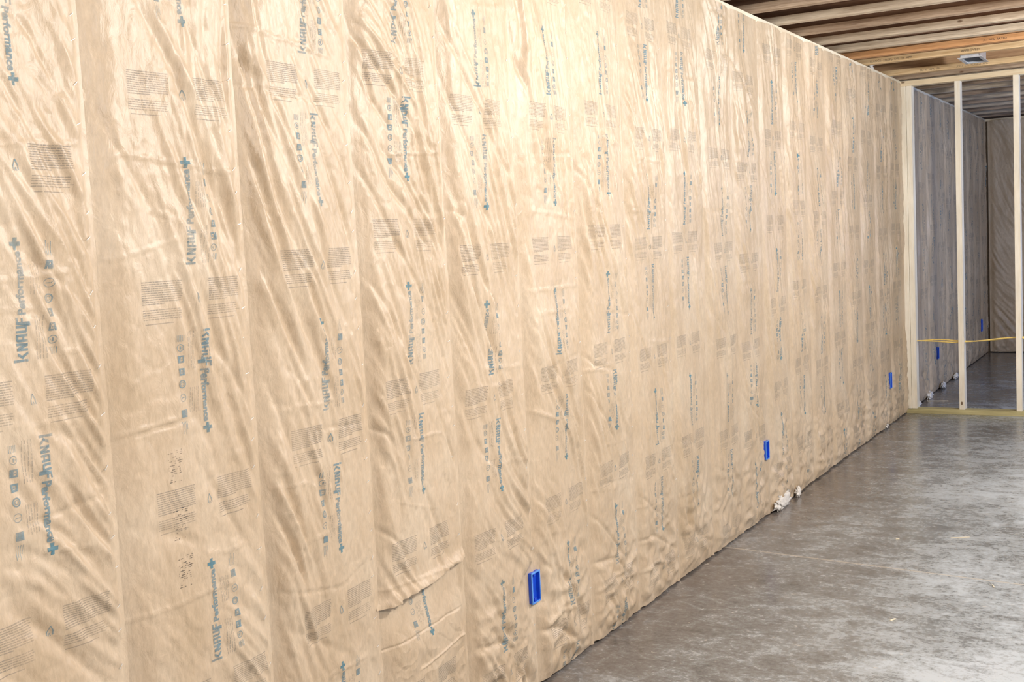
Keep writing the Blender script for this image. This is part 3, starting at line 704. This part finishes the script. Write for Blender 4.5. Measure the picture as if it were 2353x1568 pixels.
# ------------------------------------------------------------------ blue outlet boxes
def outlet_box(y0, y1, z0, z1, label, x0=0.0095, dpt=0.0125, cable=False):
    w_, h_ = y1 - y0, z1 - z0; t = 0.004
    root = empty('outlet_box', (x0, y0, z0), label, 'electrical box', 'blue outlet boxes on the left wall')
    bm = bmesh.new()
    box(bm, -.03, dpt, 0, t, 0, h_, .001); box(bm, -.03, dpt, w_ - t, w_, 0, h_, .001)
    box(bm, -.03, dpt, t, w_ - t, 0, t, .001); box(bm, -.03, dpt, t, w_ - t, h_ - t, h_, .001)
    box(bm, -.003, 0.001, t, w_ - t, t, h_ - t)
    box(bm, 0.0, dpt * .75, w_ * .5 - .006, w_ * .5 + .006, t, t + .011, .001); box(bm, 0.0, dpt * .75, w_ * .5 - .006, w_ * .5 + .006, h_ - t - .011, h_ - t, .001)
    from_bm('box_body', bm, BLUE, root)
    bm = bmesh.new(); r = dpt + .0008
    box(bm, dpt - .001, r + .001, -.001, t, -.001, h_ + .001, .0005); box(bm, dpt - .001, r + .001, w_ - t * .6, w_ + .001, -.001, h_ + .001, .0005)
    box(bm, dpt - .001, r + .001, t, w_ - t, -.001, t, .0005); box(bm, dpt - .001, r + .001, t, w_ - t, h_ - t, h_ + .001, .0005)
    o = from_bm('box_rim', bm, BLUER, root); o['label'] = 'lighter blue rim'
    pass
    return root
outlet_box(3.125, 3.178, 0.283, 0.382, 'nearest and largest open blue plastic outlet box, low on the papered wall')
outlet_box(5.522, 5.575, 0.293, 0.384, 'middle blue outlet box on the papered wall, above torn paper at the floor')
outlet_box(8.36, 8.413, 0.265, 0.376, 'blue outlet box on the wall just in front of the stud partition')
outlet_box(10.21, 10.265, 0.265, 0.366, 'blue outlet box in the far room, just below the yellow cable')
outlet_box(12.7, 12.755, 0.272, 0.395, 'farthest blue outlet box, near the corner of the dark end wall')

# ------------------------------------------------------------------ stud partition
part = empty('stud_partition', (0, YP, 0), 'unfinished pine stud partition between the papered room and the far room', 'partition')
def ptn(name, ext, mat, bev=0.002, label=None):
    x0, x1, a, b_, z0, z1 = ext
    bm = bmesh.new(); box(bm, x0, x1, a - YP, b_ - YP, z0, z1, bev); o = from_bm(name, bm, mat, part)
    if label: o['label'] = label
    return o
T = 0.038
ptn('top_plate', (0.005, 4.9, YP, YP + .089, H - T, H), PINE_X)
ptn('sole_plate', (0.010, 4.9, YP, YP + .089, 0.0, T), TREAT, label='greenish treated sole plate')
ptn('stud', (0.012, 0.048, YP - .006, YP + .089, T, H - T), PINE_Z, label='corner stud against the papered wall')
ptn('stud', (0.050, 0.087, YP, YP + .089, T, H - T), PINE_Z)
SX = [0.3845 + i * 0.3885 for i in range(12)]
for x in SX: ptn('stud', (x, x + T, YP, YP + .089, T, H - T), PINE_Z)
bm = bmesh.new()
bmesh.ops.create_uvsphere(bm, u_segments=12, v_segments=8, radius=1)
for v in bm.verts: v.co = Vector((v.co.x * .007, v.co.y * .0015, v.co.z * .013))
o = from_bm('knot', bm, DARK, part, (SX[0] + .018, -.0005, 0.085)); o['label'] = 'dark knot low on the stud'

# ------------------------------------------------------------------ yellow cables through the studs
def cable(pts, label, r=0.0048):
    cu = bpy.data.curves.new('cable', 'CURVE'); cu.dimensions = '3D'; cu.bevel_depth = r; cu.bevel_resolution = 3
    sp = cu.splines.new('NURBS'); sp.points.add(len(pts) - 1)
    for p, q in zip(sp.points, pts): p.co = (*q, 1)
    sp.use_endpoint_u = True; sp.order_u = 4
    ob = bpy.data.objects.new('t', cu); C.objects.link(ob); bpy.context.view_layer.update()
    me = bpy.data.meshes.new_from_object(ob); bpy.data.objects.remove(ob)
    me.materials.clear(); o = link('electrical_cable', me, YELL); me.shade_smooth()
    setp(o, label, 'cable', 'yellow cables through the partition studs'); return o
yc = YP + 0.044
cable([(0.03, yc, .545), (0.10, yc, .543), (0.18, yc, .541), (0.26, yc + .006, .536), (0.33, yc, .529), (0.40, yc, .535), (0.50, yc, .538), (0.60, yc - .006, .551), (0.70, yc, .564), (0.79, yc, .566), (0.90, yc, .558), (1.05, yc, .55), (1.2, yc, .555), (1.5, yc, .54), (2.0, yc, .55)],
      'yellow cable through the studs, sagging lower of the two in the first bay')
cable([(0.03, yc + .012, .538), (0.10, yc + .012, .540), (0.16, yc + .012, .547), (0.22, yc + .012, .551), (0.30, yc + .012, .548), (0.38, yc + .012, .540), (0.50, yc + .010, .537), (0.62, yc + .008, .546), (0.72, yc + .010, .562), (0.80, yc + .012, .572), (0.95, yc + .012, .563), (1.2, yc + .012, .56), (2.0, yc + .012, .555)],
      'yellow cable through the studs, bowing higher of the two in the first bay', 0.0042)

# ------------------------------------------------------------------ ceiling joists
JB = H + 0.006
def joist(yf, fl, web, label, grp='wood I-joists overhead', text=None, dep=0.250, x0=-0.125, x1=5.0):
    """yf = face of the bottom flange nearest the viewer"""
    r = empty('ceiling_joist', (0, yf, JB), label, 'joist', grp)
    L = 0.038; W = 0.058
    bm = bmesh.new(); box(bm, x0, x1, 0, W, 0, L, .002); from_bm('bottom_flange', bm, fl, r)
    bm = bmesh.new(); box(bm, x0, x1, 0, W, dep - L, dep, .002); from_bm('top_flange', bm, fl, r)
    bm = bmesh.new(); box(bm, x0, x1, W / 2 - .006, W / 2 + .006, L, dep - L); from_bm('web', bm, web, r)
    if text:
        for s_, x, z, sz in text:
            b = font_bm(s_, sz, 1.0, 0.0)
            for v in b.verts: v.co = Vector((v.co.x + x, -0.0006, v.co.y + z))
            from_bm('printed_stamp', b, INKB, r)
    return r
ordn = ['first', 'second', 'third', 'fourth', 'fifth', 'sixth', 'seventh', 'eighth', 'ninth', 'tenth', 'eleventh', 'twelfth', 'thirteenth']
fr = [(7.862, FL_D, WEBL), (7.50, FL_C, WEBL), (7.125, FL_A, WEB), (6.735, FL_A, WEB), (6.33, FL_B, WEB), (5.92, FL_A, WEB), (5.50, FL_B, WEB), (5.09, FL_A, WEB), (4.69, FL_B, WEB), (4.28, FL_A, WEB), (3.87, FL_B, WEB), (3.47, FL_A, WEB), (3.06, FL_B, WEB)]
for i, (yf, a, b_) in enumerate(fr):
    tx = None
    lab = ordn[i] + ' overhead joist nearer than the duct boot, counted from the boot'
    if i == 0: lab = 'yellow wood joist with black stamped print on the near side of the duct boot'; tx = [('FLANGE  2400Fb  LVL  16  APA', .04, .010, .020), ('APPROVED', .60, .010, .022)]
    if i == 1: lab = 'orange toned wood I-joist just nearer than the stamped yellow one'; tx = [('A-1 APA  RATED', .78, .010, .018)]
    joist(yf, a, b_, lab, text=tx)
joist(8.585, FL_D, WEBL, 'pale wood joist with faint stamped print between duct boot and partition', text=[('BLI 40   APA   PRI', .22, .008, .018), ('JOIST  LVL  FLANGE  APA', .46, .008, .018)])
joist(8.86, FL_B, WEB, 'brown wood I-joist lying right above the partition top plate')
for i in range(10):
    yf = 9.27 + i * 0.4064
    if yf > YE - 0.05: break
    joist(yf, FL_B if i % 2 else FL_A, WEB, ordn[i] + ' shaded wood I-joist beyond the partition, counted away from it', 'wood I-joists in the far room')

# sheet-metal duct boot let in between the joists
bt = empty('duct_boot', (0.575, 7.985, H), 'square galvanized duct boot with open dark mouth set between the ceiling joists', 'duct boot')
bm = bmesh.new(); bw, bl = 0.115, 0.30; t = .002; zb = -0.004
for e_ in ((0, t, 0, bl), (bw - t, bw, 0, bl), (0, bw, 0, t), (0, bw, bl - t, bl)): box(bm, *e_, zb, 0.12)
from_bm('boot_body', bm, GALV, bt)
bm = bmesh.new(); box(bm, t, bw - t, t, bl - t, .004, .008)
o = from_bm('boot_throat_shade', bm, DUCTIN, bt); o['label'] = 'dark grey-blue plate painted as the shaded duct throat'  # plate just inside the mouth, its dark colour stands for inner shade
bm = bmesh.new()
for e_ in ((-.014, .006, -.014, bl + .014), (bw - .006, bw + .014, -.014, bl + .014), (0.006, bw - .006, -.014, .010), (.006, bw - .006, bl - .010, bl + .014)): box(bm, *e_, zb - .004, zb, .0008)
o = from_bm('boot_rim', bm, GALV, bt); o['label'] = 'bright turned-out metal rim'
bm = bmesh.new(); bmesh.ops.create_cone(bm, cap_ends=False, segments=24, radius1=.05, radius2=.05, depth=.10)
from_bm('round_collar', bm, GALV, bt, (bw / 2, bl / 2, .17), True)

# ------------------------------------------------------------------ small debris on the slab
def sliver(x, y, L, w_, rot, label, name='wood_sliver', cat='wood scrap'):
    bm = bmesh.new()
    box(bm, -L / 2, L / 2, -w_ / 2, w_ / 2, 0.0, 0.003, .0008)
    for v in bm.verts:
        v.co.y += 0.15 * w_ * math.sin(v.co.x / L * 5); v.co.y *= 1 - 0.6 * abs(v.co.x / L)
    bmesh.ops.subdivide_edges(bm, edges=bm.edges[:], cuts=1)
    o = from_bm(name, bm, CHIP, None, (x, y, 0.0005)); o.rotation_euler = (0, 0, rot); setp(o, label, cat, None); return o
sliver(.936, 5.44, .085, .006, .50, 'long thin pale wood sliver on the slab, the largest scrap on the open floor')
sliver(.898, 4.21, .030, .010, 1.1, 'short pale wood chip on the dusty floor, the scrap nearest the viewer')
sliver(.686, 5.326, .016, .013, .3, 'round pale crumb on the floor left of the long sliver', 'wood_crumb')
sliver(1.166, 4.745, .034, .005, 1.9, 'tiny pale splinter on the floor beside the saw-cut line, far right')
sliver(.12, 9.6, .16, .02, .2, 'pale scrap lying behind the partition near the wall foot')
